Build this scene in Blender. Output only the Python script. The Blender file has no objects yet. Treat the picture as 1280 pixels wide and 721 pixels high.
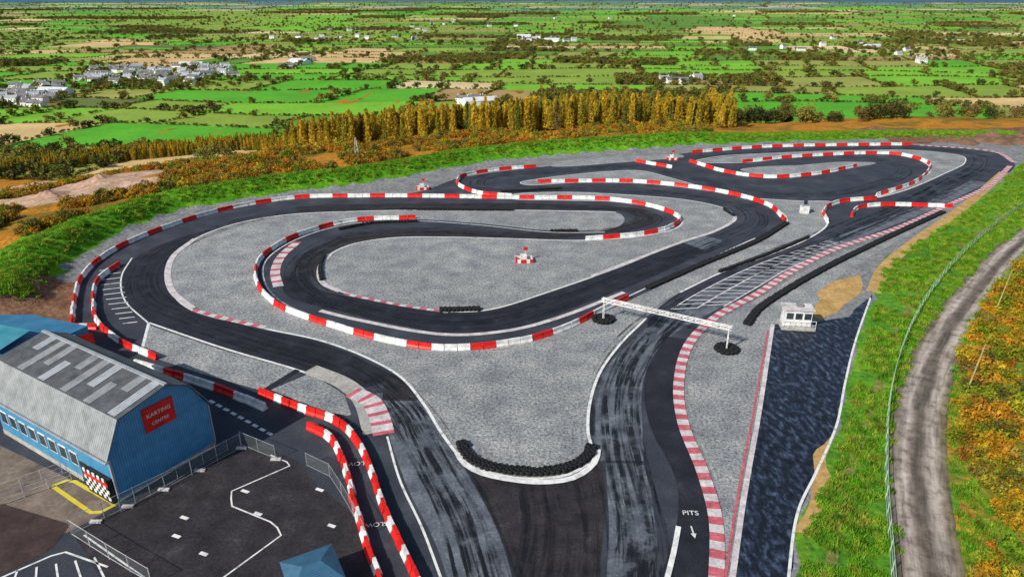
import bpy, math, random
import numpy as np
from mathutils import Vector, Matrix, noise as mnoise
from mathutils.geometry import tessellate_polygon
random.seed(7); rng=np.random.default_rng(7)
scene=bpy.context.scene
# ---------------------------------------------------------------- survey frame
F=865.0; CH=38.0; TH=math.radians(23.16); CT,ST=math.cos(TH),math.sin(TH)
def P(u,v,z=0.0):
    """plan position (metres) of a surveyed point lying at height z"""
    a=(u-640)/F; b=(360-v)/F
    dx,dy,dz=a, CT+b*ST, -ST+b*CT
    t=(z-CH)/dz
    return (dx*t, dy*t)
def proj(x,y,z):
    d=y*CT-(z-CH)*ST; up=y*ST+(z-CH)*CT
    return 640+F*x/d, 360-F*up/d
# ---------------------------------------------------------------- materials
def newmat(name):
    m=bpy.data.materials.new(name); m.use_nodes=True
    nt=m.node_tree; nt.nodes.clear()
    out=nt.nodes.new('ShaderNodeOutputMaterial'); b=nt.nodes.new('ShaderNodeBsdfPrincipled')
    nt.links.new(b.outputs[0],out.inputs[0])
    return m,nt,b,out
def ramp(nt,fac,stops,interp='LINEAR'):
    r=nt.nodes.new('ShaderNodeValToRGB'); cr=r.color_ramp; cr.interpolation=interp
    while len(cr.elements)<len(stops): cr.elements.new(0.5)
    for e,(p,c) in zip(cr.elements,stops):
        e.position=p; e.color=(c[0],c[1],c[2],1)
    if fac is not None: nt.links.new(fac,r.inputs[0])
    return r
def noisen(nt,scale,detail=4,rough=0.55,vec=None,sc=None):
    n=nt.nodes.new('ShaderNodeTexNoise'); n.inputs['Scale'].default_value=scale
    n.inputs['Detail'].default_value=detail; n.inputs['Roughness'].default_value=rough
    if vec is None:
        g=nt.nodes.new('ShaderNodeNewGeometry'); vec=g.outputs['Position']
    if sc:
        mp=nt.nodes.new('ShaderNodeMapping'); mp.inputs['Scale'].default_value=sc
        nt.links.new(vec,mp.inputs[0]); vec=mp.outputs[0]
    nt.links.new(vec,n.inputs['Vector']); return n
def mix(nt,a,b,fac=0.5,typ='MIX'):
    m=nt.nodes.new('ShaderNodeMix'); m.data_type='RGBA'; m.blend_type=typ
    for s,v in ((m.inputs[0],fac),(m.inputs[6],a),(m.inputs[7],b)):
        if hasattr(v,'is_linked'): nt.links.new(v,s)
        elif isinstance(v,(int,float)): s.default_value=v
        else: s.default_value=(*v,1)
    return m.outputs[2]
def nmat(name,stops,scale,detail=5,rough=0.85,fine=None,fineamt=0.3,bump=0.0,bscale=None,sc=None,spec=0.3,big=0):
    m,nt,b,o=newmat(name)
    n=noisen(nt,scale,detail,0.6,sc=sc); r=ramp(nt,n.outputs[0],stops); col=r.outputs[0]
    if fine:
        f=noisen(nt,fine,3,0.7); fr=ramp(nt,f.outputs[0],[(0.3,(1-fineamt,)*3),(0.7,(1+fineamt,)*3)])
        col=mix(nt,col,fr.outputs[0],1.0,'MULTIPLY')
    if big:
        f=noisen(nt,.035,4,0.6); fr=ramp(nt,f.outputs[0],[(0.3,(1-big,)*3),(0.7,(1+big,)*3)])
        col=mix(nt,col,fr.outputs[0],1.0,'MULTIPLY')
    nt.links.new(col,b.inputs['Base Color']); b.inputs['Roughness'].default_value=rough
    b.inputs['Specular IOR Level'].default_value=spec
    if bump:
        bn=noisen(nt,bscale or scale*6,4); bp=nt.nodes.new('ShaderNodeBump'); bp.inputs['Strength'].default_value=bump
        bp.inputs['Distance'].default_value=0.1
        nt.links.new(bn.outputs[0],bp.inputs['Height']); nt.links.new(bp.outputs[0],b.inputs['Normal'])
    return m
M={}
M['gravel']=nmat('gravel_mat',[(0.3,(.17,.18,.195)),(0.5,(.25,.26,.265)),(0.7,(.34,.34,.33))],0.3,8,0.95,fine=3.6,fineamt=0.7,bump=.8,bscale=7,big=.12)
M['asphalt']=nmat('asphalt_mat',[(0.3,(.022,.026,.038)),(0.55,(.040,.046,.060)),(0.75,(.075,.083,.10))],0.22,8,0.75,fine=5,fineamt=.3)
M['asphalt_dark']=nmat('asphalt_dark_mat',[(0.3,(.009,.010,.015)),(0.6,(.022,.023,.032)),(.75,(.045,.047,.06))],0.4,8,0.7,fine=5,fineamt=.35)
M['asphalt_brown']=nmat('asphalt_brown_mat',[(0.3,(.014,.012,.014)),(0.6,(.034,.030,.034)),(.75,(.06,.055,.058))],0.5,8,0.75,fine=4,fineamt=.4)
M['asphalt_grey']=nmat('asphalt_grey_mat',[(0.3,(.055,.065,.085)),(.5,(.105,.12,.145)),(0.72,(.18,.20,.225))],0.5,8,0.8,fine=4,fineamt=.3)
M['black']=nmat('wet_asphalt_mat',[(0.35,(.005,.007,.012)),(0.5,(.012,.018,.032)),(0.6,(.04,.058,.10)),(.75,(.12,.15,.21))],1.3,10,0.6,fine=3,fineamt=.5,sc=(1.5,.7,1),big=.3)
M['concrete']=nmat('concrete_mat',[(0.3,(.28,.27,.25)),(0.7,(.46,.44,.41))],0.5,7,0.9,fine=3,fineamt=.25)
M['white']=nmat('white_paint_mat',[(0.35,(.50,.50,.50)),(0.6,(.80,.80,.78))],1.2,6,0.6,fine=6,fineamt=.12)
M['linew']=nmat('line_paint_mat',[(0.3,(.30,.30,.32)),(0.5,(.74,.74,.72))],1.5,6,0.7)
M['red']=nmat('red_plastic_mat',[(0.3,(.45,.010,.008)),(0.7,(.75,.022,.016))],1.0,4,0.45,fine=5,fineamt=.15)
M['kred']=nmat('kerb_red_mat',[(0.3,(.34,.07,.09)),(0.7,(.62,.15,.18))],0.9,6,0.7,fine=4,fineamt=.3)
M['kwhite']=nmat('kerb_white_mat',[(0.3,(.38,.34,.35)),(0.7,(.70,.65,.65))],0.9,6,0.7,fine=4,fineamt=.25)
M['rubber']=nmat('rubber_mat',[(0.3,(.005,.005,.006)),(0.7,(.014,.014,.016))],2,3,0.75)
M['grass']=nmat('grass_mat',[(0.3,(.045,.12,.008)),(0.5,(.08,.24,.010)),(0.7,(.20,.30,.02))],0.18,7,0.95,fine=1.6,fineamt=.5,bump=1,bscale=2.5,big=.2)
M['ochre']=nmat('ochre_sand_mat',[(0.3,(.34,.20,.06)),(0.7,(.55,.36,.14))],0.4,6,0.95,fine=2,fineamt=.3)
M['scrubg']=nmat('scrub_ground_mat',[(0.3,(.06,.11,.012)),(0.45,(.12,.21,.015)),(0.55,(.30,.17,.02)),(0.68,(.45,.21,.03)),(0.8,(.14,.20,.02))],0.16,7,0.95,fine=1.5,fineamt=.5,bump=1,bscale=2)
M['steel']=nmat('galvanised_mat',[(0.3,(.20,.24,.26)),(0.7,(.36,.41,.43))],2,3,0.5)
M['yellow']=nmat('yellow_paint_mat',[(0.3,(.5,.40,.03)),(0.7,(.75,.62,.06))],1,4,0.6)
M['blue']=nmat('blue_cladding_mat',[(0.3,(.035,.17,.33)),(0.7,(.06,.25,.45))],0.5,5,0.55,fine=3,fineamt=.12)
M['bluedark']=nmat('blue_roof_mat',[(0.3,(.02,.12,.24)),(0.7,(.05,.19,.33))],0.5,5,0.5)
M['teal']=nmat('teal_roof_mat',[(0.3,(.03,.19,.25)),(0.7,(.07,.29,.37))],0.5,5,0.5)
M['glass']=nmat('window_mat',[(0.3,(.02,.03,.04)),(0.7,(.05,.07,.09))],1,2,0.15,spec=.6)
M['blk']=nmat('black_paint_mat',[(0.3,(.01,.01,.01)),(0.7,(.03,.03,.03))],1,2,0.5)
M['wall']=nmat('render_wall_mat',[(0.3,(.66,.65,.62)),(0.7,(.82,.82,.80))],.3,3,0.8)
M['slate']=nmat('slate_roof_mat',[(0.3,(.09,.095,.11)),(0.7,(.22,.20,.19))],.3,3,0.7)
M['barn']=nmat('barn_roof_mat',[(0.3,(.5,.52,.55)),(0.7,(.70,.71,.73))],.2,3,0.5)
M['bark']=nmat('bark_mat',[(0.3,(.09,.065,.04)),(0.7,(.20,.15,.09))],2,3,0.9)
M['wood']=nmat('pole_wood_mat',[(0.3,(.28,.22,.08)),(0.7,(.45,.37,.15))],2,3,0.8)
# rutted gravel road (uses ribbon UV: u across, v along)
m,nt,b,o=newmat('gravel_road_mat'); M['track']=m
tc=nt.nodes.new('ShaderNodeTexCoord'); sx=nt.nodes.new('ShaderNodeSeparateXYZ'); nt.links.new(tc.outputs['UV'],sx.inputs[0])
wn=noisen(nt,.25,3); ad=nt.nodes.new('ShaderNodeMath'); ad.operation='MULTIPLY_ADD'; nt.links.new(wn.outputs[0],ad.inputs[0]); ad.inputs[1].default_value=.22; ad.inputs[2].default_value=-.11
a2=nt.nodes.new('ShaderNodeMath'); nt.links.new(ad.outputs[0],a2.inputs[0]); nt.links.new(sx.outputs[0],a2.inputs[1])
rr=ramp(nt,a2.outputs[0],[(0,(.14,.12,.05)),(.10,(.26,.21,.15)),(.22,(.50,.43,.37)),(.32,(.42,.36,.31)),(.42,(.17,.14,.115)),(.5,(.14,.115,.09)),(.58,(.21,.17,.14)),(.70,(.50,.43,.38)),(.80,(.40,.34,.29)),(.92,(.20,.16,.12)),(1,(.12,.12,.04))])
mp=nt.nodes.new('ShaderNodeMapping'); mp.inputs['Scale'].default_value=(7,.12,1); nt.links.new(tc.outputs['UV'],mp.inputs[0])
n=noisen(nt,1,6,.65,vec=mp.outputs[0]); r2=ramp(nt,n.outputs[0],[(.32,(.35,)*3),(.55,(1.0,)*3),(.75,(1.25,)*3)])
n3=noisen(nt,.8,8,.68); r3=ramp(nt,n3.outputs[0],[(.33,(.42,.38,.35)),(.52,(.95,.95,.95)),(.7,(1.15,)*3)])
c=mix(nt,mix(nt,rr.outputs[0],r2.outputs[0],1,'MULTIPLY'),r3.outputs[0],1,'MULTIPLY'); nt.links.new(c,b.inputs['Base Color']); b.inputs['Roughness'].default_value=.9
bp=nt.nodes.new('ShaderNodeBump'); bp.inputs['Strength'].default_value=.7; bp.inputs['Distance'].default_value=.15; nt.links.new(n3.outputs[0],bp.inputs['Height']); nt.links.new(bp.outputs[0],b.inputs['Normal'])
def corr(name,c1,c2,freq,axis='Y'):
    m,nt,b,o=newmat(name); tc=nt.nodes.new('ShaderNodeTexCoord')
    n=noisen(nt,.9,7,.7,vec=tc.outputs['Object']); r=ramp(nt,n.outputs[0],[(.3,c1),(.7,c2)])
    w=nt.nodes.new('ShaderNodeTexWave'); w.bands_direction=axis; w.inputs['Scale'].default_value=freq
    nt.links.new(tc.outputs['Object'],w.inputs['Vector'])
    wr=ramp(nt,w.outputs[0],[(0,(.72,)*3),(1,(1.08,)*3)])
    nt.links.new(mix(nt,r.outputs[0],wr.outputs[0],1,'MULTIPLY'),b.inputs['Base Color'])
    bp=nt.nodes.new('ShaderNodeBump'); bp.inputs['Strength'].default_value=.5; bp.inputs['Distance'].default_value=.05
    nt.links.new(w.outputs[0],bp.inputs['Height']); nt.links.new(bp.outputs[0],b.inputs['Normal'])
    b.inputs['Roughness'].default_value=.6; return m
M['roofl']=corr('corrugated_light_mat',(.15,.17,.18),(.34,.36,.37),1.2)
M['roofd']=corr('corrugated_dark_mat',(.04,.045,.052),(.13,.14,.15),1.2)
M['roofw']=corr('skylight_panel_mat',(.24,.27,.30),(.46,.49,.52),1.2)
M['bluec']=corr('blue_wall_mat',(.035,.20,.38),(.08,.32,.54),1.5)
M['blueg']=corr('blue_gable_mat',(.035,.21,.42),(.09,.34,.60),1.5,'X')
def leafmat(name,cols,tr=.25):
    m,nt,b,o=newmat(name)
    oi=nt.nodes.new('ShaderNodeObjectInfo')
    r=ramp(nt,oi.outputs['Random'],[(i/(len(cols)-1),c) for i,c in enumerate(cols)])
    n=noisen(nt,.9,2); f=ramp(nt,n.outputs[0],[(.3,(.55,)*3),(.7,(1.4,)*3)])
    c=mix(nt,r.outputs[0],f.outputs[0],1,'MULTIPLY')
    nt.links.new(c,b.inputs['Base Color']); b.inputs['Roughness'].default_value=.8; b.inputs['Specular IOR Level'].default_value=.15
    t=nt.nodes.new('ShaderNodeBsdfTranslucent'); nt.links.new(c,t.inputs[0])
    ms=nt.nodes.new('ShaderNodeMixShader'); ms.inputs[0].default_value=tr
    nt.links.new(b.outputs[0],ms.inputs[1]); nt.links.new(t.outputs[0],ms.inputs[2]); nt.links.new(ms.outputs[0],o.inputs[0])
    return m
M['larch']=leafmat('larch_foliage',[(.46,.31,.025),(.68,.47,.04),(.40,.34,.03),(.74,.50,.05),(.30,.29,.03),(.60,.37,.03)],.38)
M['olive']=leafmat('olive_foliage',[(.09,.10,.02),(.22,.17,.035),(.12,.17,.02),(.28,.24,.05),(.08,.10,.02),(.20,.13,.04)])
M['dkgreen']=leafmat('dark_foliage',[(.035,.05,.012),(.07,.08,.02),(.05,.075,.012)])
M['gorse']=leafmat('scrub_foliage',[(.48,.23,.015),(.18,.26,.015),(.60,.32,.02),(.36,.17,.02),(.14,.26,.015),(.56,.40,.03)])
M['brack']=leafmat('bracken_foliage',[(.46,.18,.015),(.30,.13,.018),(.56,.26,.025),(.18,.11,.02),(.30,.26,.03),(.52,.22,.02)])
M['grassl']=leafmat('grass_blades',[(.07,.24,.01),(.14,.35,.015),(.26,.35,.03),(.09,.28,.01),(.34,.32,.05)])
# ---------------------------------------------------------------- mesh helpers
def mkobj(name,verts,faces,mats,midx=None,smooth=False,parent=None):
    me=bpy.data.meshes.new(name); me.from_pydata([tuple(v) for v in verts],[],[tuple(f) for f in faces]); 
    for m in (mats if isinstance(mats,(list,tuple)) else [mats]): me.materials.append(m)
    if midx is not None: me.polygons.foreach_set('material_index',list(midx))
    if smooth: me.polygons.foreach_set('use_smooth',[True]*len(me.polygons))
    me.update(); ob=bpy.data.objects.new(name,me); scene.collection.objects.link(ob)
    if parent: ob.parent=parent
    return ob
def catmull(pts,closed=False,n=10):
    pts=[np.array(p,float) for p in pts]; N=len(pts); out=[]
    rg=range(N if closed else N-1)
    for i in rg:
        if closed: p0,p1,p2,p3=pts[(i-1)%N],pts[i],pts[(i+1)%N],pts[(i+2)%N]
        else: p0,p1,p2,p3=pts[max(i-1,0)],pts[i],pts[i+1],pts[min(i+2,N-1)]
        d0=max(np.linalg.norm(p1-p0),1e-3)**.5; d1=max(np.linalg.norm(p2-p1),1e-3)**.5; d2=max(np.linalg.norm(p3-p2),1e-3)**.5
        m1=(p2-p1); m2=(p2-p1)
        if np.linalg.norm(p1-p0)>1e-6: m1=d1*((p1-p0)/d0-(p2-p0)/(d0+d1)+(p2-p1)/d1)
        if np.linalg.norm(p3-p2)>1e-6: m2=d1*((p2-p1)/d1-(p3-p1)/(d1+d2)+(p3-p2)/d2)
        for k in range(n):
            t=k/n; t2=t*t;t3=t2*t
            out.append((2*t3-3*t2+1)*p1+(t3-2*t2+t)*m1+(-2*t3+3*t2)*p2+(t3-t2)*m2)
    if not closed: out.append(pts[-1])
    return out
def resample(path,step,closed=False):
    p=np.array(path); 
    if closed: p=np.vstack([p,p[:1]])
    s=np.r_[0,np.cumsum(np.linalg.norm(np.diff(p,axis=0),axis=1))]
    n=max(2,int(round(s[-1]/step))+1); q=np.linspace(0,s[-1],n)
    return np.c_[np.interp(q,s,p[:,0]),np.interp(q,s,p[:,1])]
def W(pts,z=0): return [P(u,v,z) for u,v in pts]
def path(pts,step=1.0,closed=False,sm=True,world=False):
    w=pts if world else W(pts)
    return resample(catmull(w,closed) if sm else w,step,closed)
def normals(p):
    t=np.gradient(p,axis=0); t/=np.linalg.norm(t,axis=1)[:,None]+1e-9
    return np.c_[-t[:,1],t[:,0]]
def strip(name,pts,w,z,mats,step=1.0,closed=False,sm=True,off=0.0,alt=1,world=False,midx=None,parent=None):
    p=path(pts,step,closed,sm,world); n=normals(p); a=p+n*(off+w/2); b=p+n*(off-w/2)
    v=[];f=[]
    for i in range(len(p)):
        v+= [(a[i,0],a[i,1],z),(b[i,0],b[i,1],z)]
        if i: f.append((2*i-2,2*i-1,2*i+1,2*i))
    mi=[(i//alt)%len(mats) for i in range(len(f))] if isinstance(mats,(list,tuple)) else None
    ob=mkobj(name,v,f,mats,mi,parent=parent)
    uv=ob.data.uv_layers.new(name='UVMap'); co=[]
    for i in range(len(f)): co+=[0,i*step,1,i*step,1,(i+1)*step,0,(i+1)*step]
    uv.data.foreach_set('uv',co)
    return ob
def poly(name,pts,z,mat,sm=True,world=False,step=1.2,rough=0):
    w=pts if world else W(pts)
    p=resample(catmull(w,True,8) if sm else w,step,True)[:-1]
    if rough:
        p=p+np.array([[mnoise.noise(Vector((x*.3,y*.3,1)))*rough,mnoise.noise(Vector((x*.3,y*.3,9)))*rough] for x,y in p])
    v=[Vector((x,y,0)) for x,y in p]; tr=tessellate_polygon([v])
    fs=[]
    for a,b,c in tr:
        if (v[b]-v[a]).cross(v[c]-v[a]).z<0: a,b,c=a,c,b
        fs.append((a,b,c))
    return mkobj(name,[(q.x,q.y,z) for q in v],fs,mat)
def boxv(x0,y0,z0,x1,y1,z1):
    v=[(x0,y0,z0),(x1,y0,z0),(x1,y1,z0),(x0,y1,z0),(x0,y0,z1),(x1,y0,z1),(x1,y1,z1),(x0,y1,z1)]
    f=[(0,3,2,1),(4,5,6,7),(0,1,5,4),(1,2,6,5),(2,3,7,6),(3,0,4,7)]
    return v,f
def joinm(parts):
    V=[];Fc=[];I=[]
    for v,f,i in parts:
        o=len(V); V+=list(v); Fc+=[tuple(k+o for k in q) for q in f]; I+=[i]*len(f)
    return V,Fc,I
def box(name,a,b,mat,parent=None):
    v,f=boxv(*a,*b); return mkobj(name,v,f,mat,parent=parent)
def tube(p0,p1,r,n=6,r1=None):
    p0=Vector(p0);p1=Vector(p1); d=(p1-p0).normalized(); r1=r if r1 is None else r1
    a=d.orthogonal().normalized(); b=d.cross(a); v=[];f=[]
    for p,rr in((p0,r),(p1,r1)):
        for k in range(n):
            t=2*math.pi*k/n; v.append(tuple(p+a*math.cos(t)*rr+b*math.sin(t)*rr))
    for k in range(n): f.append((k,(k+1)%n,n+(k+1)%n,n+k))
    f.append(tuple(range(n))[::-1]); f.append(tuple(range(n,2*n))); return v,f
def empty(name,loc=(0,0,0),rz=0):
    e=bpy.data.objects.new(name,None); e.location=loc; e.rotation_euler=(0,0,rz); scene.collection.objects.link(e); return e
# ---------------------------------------------------------------- terrain
toe=W([(-420,470),(-150,420),(0,398),(62,380),(84,350),(97,326),(148,294),(228,264),(368,241),(440,234),(520,221),(600,205),(700,195),(870,183),(1000,177),(1150,174),(1290,174)])
plate=np.array(toe+[(220,200),(300,120),(300,-60),(-160,-60),(-160,30)])
def sdist(X,Y):
    X=np.asarray(X,float);Y=np.asarray(Y,float)
    A=plate; B=np.roll(plate,-1,axis=0); d=np.full(X.shape,1e18); ins=np.zeros(X.shape,bool)
    for (ax,ay),(bx,by) in zip(A,B):
        ex,ey=bx-ax,by-ay; t=np.clip(((X-ax)*ex+(Y-ay)*ey)/(ex*ex+ey*ey),0,1)
        d=np.minimum(d,(X-ax-t*ex)**2+(Y-ay-t*ey)**2)
        c=((ay>Y)!=(by>Y)); xi=(bx-ax)*(Y-ay)/((by-ay) if by!=ay else 1e-9)+ax
        ins^=(c&(X<xi))
    d=np.sqrt(d); return np.where(ins,-d,d)
VZ=-65.0
def sst(t): t=np.clip(t,0,1); return t*t*(3-2*t)
def height(X,Y,D=None):
    X=np.asarray(X,float);Y=np.asarray(Y,float)
    if D is None: D=sdist(X,Y)
    bh=2.8*np.clip((95-X)/50,0.25,1)
    berm=np.where(D>0,bh*np.where(D<5,sst(D/5),1-sst((D-5)/11)),0)
    sl=VZ*sst((D-4)/330)
    r=np.hypot(X,Y)
    und=(np.sin(X*.045+1)*np.cos(Y*.05)+.6*np.sin(X*.11+Y*.07))*1.0*sst((D-14)/25)*(1-sst((D-200)/100))
    hill=sst((r-9500)/9000)*420*(0.65+.35*np.sin(X*.0004+1.3)*np.cos(X*.00017))
    return np.where(D>0,berm+sl+und+hill,0)
def hz(x,y): return float(height(np.array([x]),np.array([y]))[0])
def G(u,v):
    """first hit of the sight line with the hillside"""
    for z in np.arange(3,-64,-.5):
        x,y=P(u,v,z)
        if hz(x,y)>=z: return x,y
    return P(u,v,VZ)
def axis(lo,hi,step,far0,far1,g):
    a=list(np.arange(lo,hi+.1,step)); s=step;x=hi
    while x<far1: s*=g; x+=s; a.append(x)
    s=step;x=lo; b=[]
    while x>far0: s*=g; x-=s; b.append(x)
    return np.array(b[::-1]+a)
xs=axis(-190,190,2.0,-26000,26000,1.09); ys=axis(20,290,2.0,-300,26000,1.09)
X,Y=np.meshgrid(xs,ys); D=sdist(X,Y); Z=height(X,Y,D)
nx,ny=len(xs),len(ys)
idx=np.arange(nx*ny).reshape(ny,nx)
fc=np.stack([idx[:-1,:-1],idx[:-1,1:],idx[1:,1:],idx[1:,:-1]],-1).reshape(-1,4)
mr=np.array([mnoise.noise(Vector((x*.13,y*.13,0))) for x,y in zip(X.ravel(),Y.ravel())]).reshape(X.shape)
Z=Z+np.where(D>2,mr*np.clip((D-2)/12,0,1)*0.8,0)*(np.hypot(X,Y)<900)
gm,nt,b,o=newmat('terrain_mat')
at=nt.nodes.new('ShaderNodeAttribute'); at.attribute_name='zone'
sep=nt.nodes.new('ShaderNodeSeparateColor'); nt.links.new(at.outputs['Color'],sep.inputs[0])
n1=noisen(nt,.35,7,.6); f1=noisen(nt,1.6,4,.7); fr=ramp(nt,f1.outputs[0],[(.3,(.5,)*3),(.7,(1.45,)*3)])
grav=ramp(nt,n1.outputs[0],[(.3,(.16,.17,.18)),(.7,(.29,.29,.285))])
gras=ramp(nt,n1.outputs[0],[(.3,(.045,.15,.006)),(.5,(.08,.26,.01)),(.7,(.17,.34,.02))])
n0=noisen(nt,.045,6,.65)
scr=ramp(nt,n0.outputs[0],[(.30,(.08,.10,.012)),(.42,(.20,.13,.02)),(.52,(.46,.20,.02)),(.62,(.34,.13,.02)),(.72,(.24,.24,.03))])
soil=ramp(nt,n1.outputs[0],[(.3,(.11,.055,.033)),(.7,(.27,.15,.09))])
pink=ramp(nt,n1.outputs[0],[(.3,(.34,.20,.13)),(.7,(.62,.44,.32))])
far=ramp(nt,noisen(nt,.0012,8,.6).outputs[0],[(.3,(.04,.10,.19)),(.6,(.06,.15,.23)),(.8,(.10,.19,.20))])  # blue aerial haze painted into the distant ground colour
n2=noisen(nt,.3,5,.6)
def edge(ch):
    a=nt.nodes.new('ShaderNodeMath'); a.operation='ADD'; nt.links.new(ch,a.inputs[0])
    s=nt.nodes.new('ShaderNodeMath'); s.operation='MULTIPLY_ADD'; nt.links.new(n2.outputs[0],s.inputs[0]); s.inputs[1].default_value=.8; s.inputs[2].default_value=-.4
    nt.links.new(s.outputs[0],a.inputs[1]); return ramp(nt,a.outputs[0],[(.42,(0,0,0)),(.58,(1,1,1))]).outputs[0]
c=mix(nt,grav.outputs[0],gras.outputs[0],edge(sep.outputs[0]))
c=mix(nt,c,scr.outputs[0],edge(sep.outputs[1]))
c=mix(nt,c,soil.outputs[0],edge(sep.outputs[2]))
a3=nt.nodes.new('ShaderNodeAttribute'); a3.attribute_name='sand'
c=mix(nt,c,pink.outputs[0],edge(a3.outputs['Fac']))
c=mix(nt,c,fr.outputs[0],1,'MULTIPLY')
a2=nt.nodes.new('ShaderNodeAttribute'); a2.attribute_name='farhaze'
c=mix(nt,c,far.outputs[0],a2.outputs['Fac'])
nt.links.new(c,b.inputs['Base Color']); b.inputs['Roughness'].default_value=.95; b.inputs['Specular IOR Level'].default_value=.1
bp=nt.nodes.new('ShaderNodeBump'); bp.inputs['Strength'].default_value=.8; bp.inputs['Distance'].default_value=.3
nt.links.new(f1.outputs[0],bp.inputs['Height']); nt.links.new(bp.outputs[0],b.inputs['Normal'])
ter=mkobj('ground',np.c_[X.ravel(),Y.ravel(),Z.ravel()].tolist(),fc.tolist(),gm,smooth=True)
g=sst((D-.3)/1.2); s=sst((D-13)/5)
so=np.where((X<-30)&(Y<92)&(D>-14)&(D<np.where(Y<80,6.2,4.0))&(X>-130),1.0,0.0)
px=[G(u,v) for u,v in ((-30,244),(10,240),(45,232),(80,232),(115,226),(150,220),(60,246),(20,252),(95,240),(130,236))]
sa=np.zeros_like(D)
for q in px: sa=np.maximum(sa,1-sst((np.hypot(X-q[0],Y-q[1])-8)/7))
sa*= (D>14)
so=np.maximum(so,np.where((X>105)&(X<200)&(D>-5)&(D<20),1.,0.))
col=np.stack([g,s,so,np.ones_like(g)],-1).reshape(-1,4)
ca=ter.data.attributes.new('zone','FLOAT_COLOR','POINT'); ca.data.foreach_set('color',col.ravel())
fa=ter.data.attributes.new('farhaze','FLOAT','POINT'); fa.data.foreach_set('value',sst((np.hypot(X,Y)-3500)/4500).ravel())  # distance mask that blends in the painted haze tint
fa=ter.data.attributes.new('sand','FLOAT','POINT'); fa.data.foreach_set('value',sa.ravel())
# ---------------------------------------------------------------- track surfaces
Zl=dict(a=.006,b=.012,c=.018,d=.024,e=.030,f=.036,g=.042)
right_edge=[(1268,203),(1235,232),(1180,258),(1120,285),(1040,312),(990,338),(950,365),(900,392),(862,428),(846,480),(850,530),(873,590),(887,650),(885,745)]
left_outer=[(95,412),(92,378),(103,345),(140,315),(200,288),(280,262),(370,248),(430,244),(520,240),(575,222),(670,209),(800,200),(865,190),(960,184),(1140,181),(1240,190)]
poly('kart_track_asphalt',[(-170,445),(60,425)]+left_outer+right_edge+[(885,800),(300,800),(-300,800)],Zl['a'],M['asphalt'],step=.8)
I1=[(770,265),(690,263),(560,262),(440,264),(360,268),(300,278),(250,295),(222,315),(208,340),(215,365),(240,387),(330,410),(400,425),(455,445),(500,470),(530,505),(555,545),(580,574),(620,592),(670,598),(715,591),(740,570),(735,540),(737,505),(750,465),(775,430),(808,397),
    (850,365),(900,341),(960,319),(1010,298),(1034,280),(1028,264),(1040,252),(1000,251),(950,248),(900,240),(845,224),(800,213),(760,214),(690,221),(650,228),(660,231),(720,228),(800,229),(870,236),(930,246),(972,262),(984,277),(950,299),(880,331),(810,364),(750,392),(700,413),(640,430),(560,437),(480,425),(400,403),(345,380),(322,352),(327,323),(370,296),(435,278),(520,274),(600,279),(690,288),(755,288),(780,277)]
I2=[(400,335),(404,354),(440,368),(500,380),(560,389),(610,387),(690,363),(770,335),(850,303),(895,288),(919,272),(905,260),(860,250),(780,243),(700,240),(640,243),(640,248),(700,250),(770,252),(825,261),(852,273),(845,285),(800,295),(730,300),(640,298),(560,296),(490,297),(440,305),(412,318)]
I4=[(868,202),(900,195),(970,191),(1060,188),(1150,188),(1200,194),(1206,203),(1180,217),(1130,238),(1095,247),(1140,230),(1162,208),(1125,193),(1060,192),(1000,195),(930,203)]
I5=[(925,212),(960,219),(1020,216),(1075,208),(1095,203),(1050,202),(1000,206),(950,208)]
I6=[(186,406),(275,436),(372,463),(328,488),(250,466),(176,441)]
I7=[(388,466),(430,492),(440,520),(400,512),(338,487)]
I8=[(690,208),(800,201),(855,196),(850,193),(780,195),(700,202)]
for I in (I1,I2,I4,I5,I8): poly('gravel_infield',I,Zl['d'],M['gravel'],step=.8)
for I in (I6,I7): poly('gravel_infield',I,Zl['d'],M['gravel'],sm=False,step=.8)
def band(name,L,R,z,mat,step=1.0):
    l=path(L,1.0);r=path(R,1.0); n=60
    l=resample(l,np.sum(np.linalg.norm(np.diff(l,axis=0),axis=1))/n); r=resample(r,np.sum(np.linalg.norm(np.diff(r,axis=0),axis=1))/n)
    k=min(len(l),len(r)); v=[];f=[]
    for i in range(k):
        v+=[(l[i,0],l[i,1],z),(r[i,0],r[i,1],z)]
        if i: f.append((2*i-2,2*i-1,2*i+1,2*i))
    return mkobj(name,v,f,mat)
band('asphalt_lane',[(300,280),(240,292),(175,318),(152,345),(155,375),(185,402),(280,433),(372,461),(445,487)],[(300,279),(250,294),(220,316),(206,340),(213,366),(240,389),(330,412),(400,427),(500,472)],Zl['b'],M['asphalt_dark'])
band('asphalt_lane',[(352,345),(360,370),(440,392),(520,410),(575,420),(650,408),(740,375),(840,335),(895,303)],[(385,345),(400,362),(440,371),(520,386),(575,391),(640,380),(740,347),(820,316),(870,298)],Zl['b'],M['asphalt_dark'])
band('asphalt_lane',[(370,258),(520,254),(700,255),(790,260),(825,272),(790,287),(700,291),(560,287),(440,292),(380,318),(362,345)],[(370,265),(520,262),(700,262),(780,264),(795,272),(770,282),(700,297),(560,296),(450,303),(402,325),(395,345)],Zl['b'],M['asphalt_brown'])
poly('asphalt_patch',[(584,580),(620,596),(670,602),(715,595),(752,576),(758,620),(753,680),(748,722),(648,722),(618,650)],Zl['b'],M['asphalt_brown'],sm=False)
band('asphalt_lane',[(470,490),(485,540),(510,610),(545,680),(570,760)],[(530,495),(560,550),(590,600),(625,670),(650,760)],Zl['b'],M['asphalt_grey'])
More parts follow.
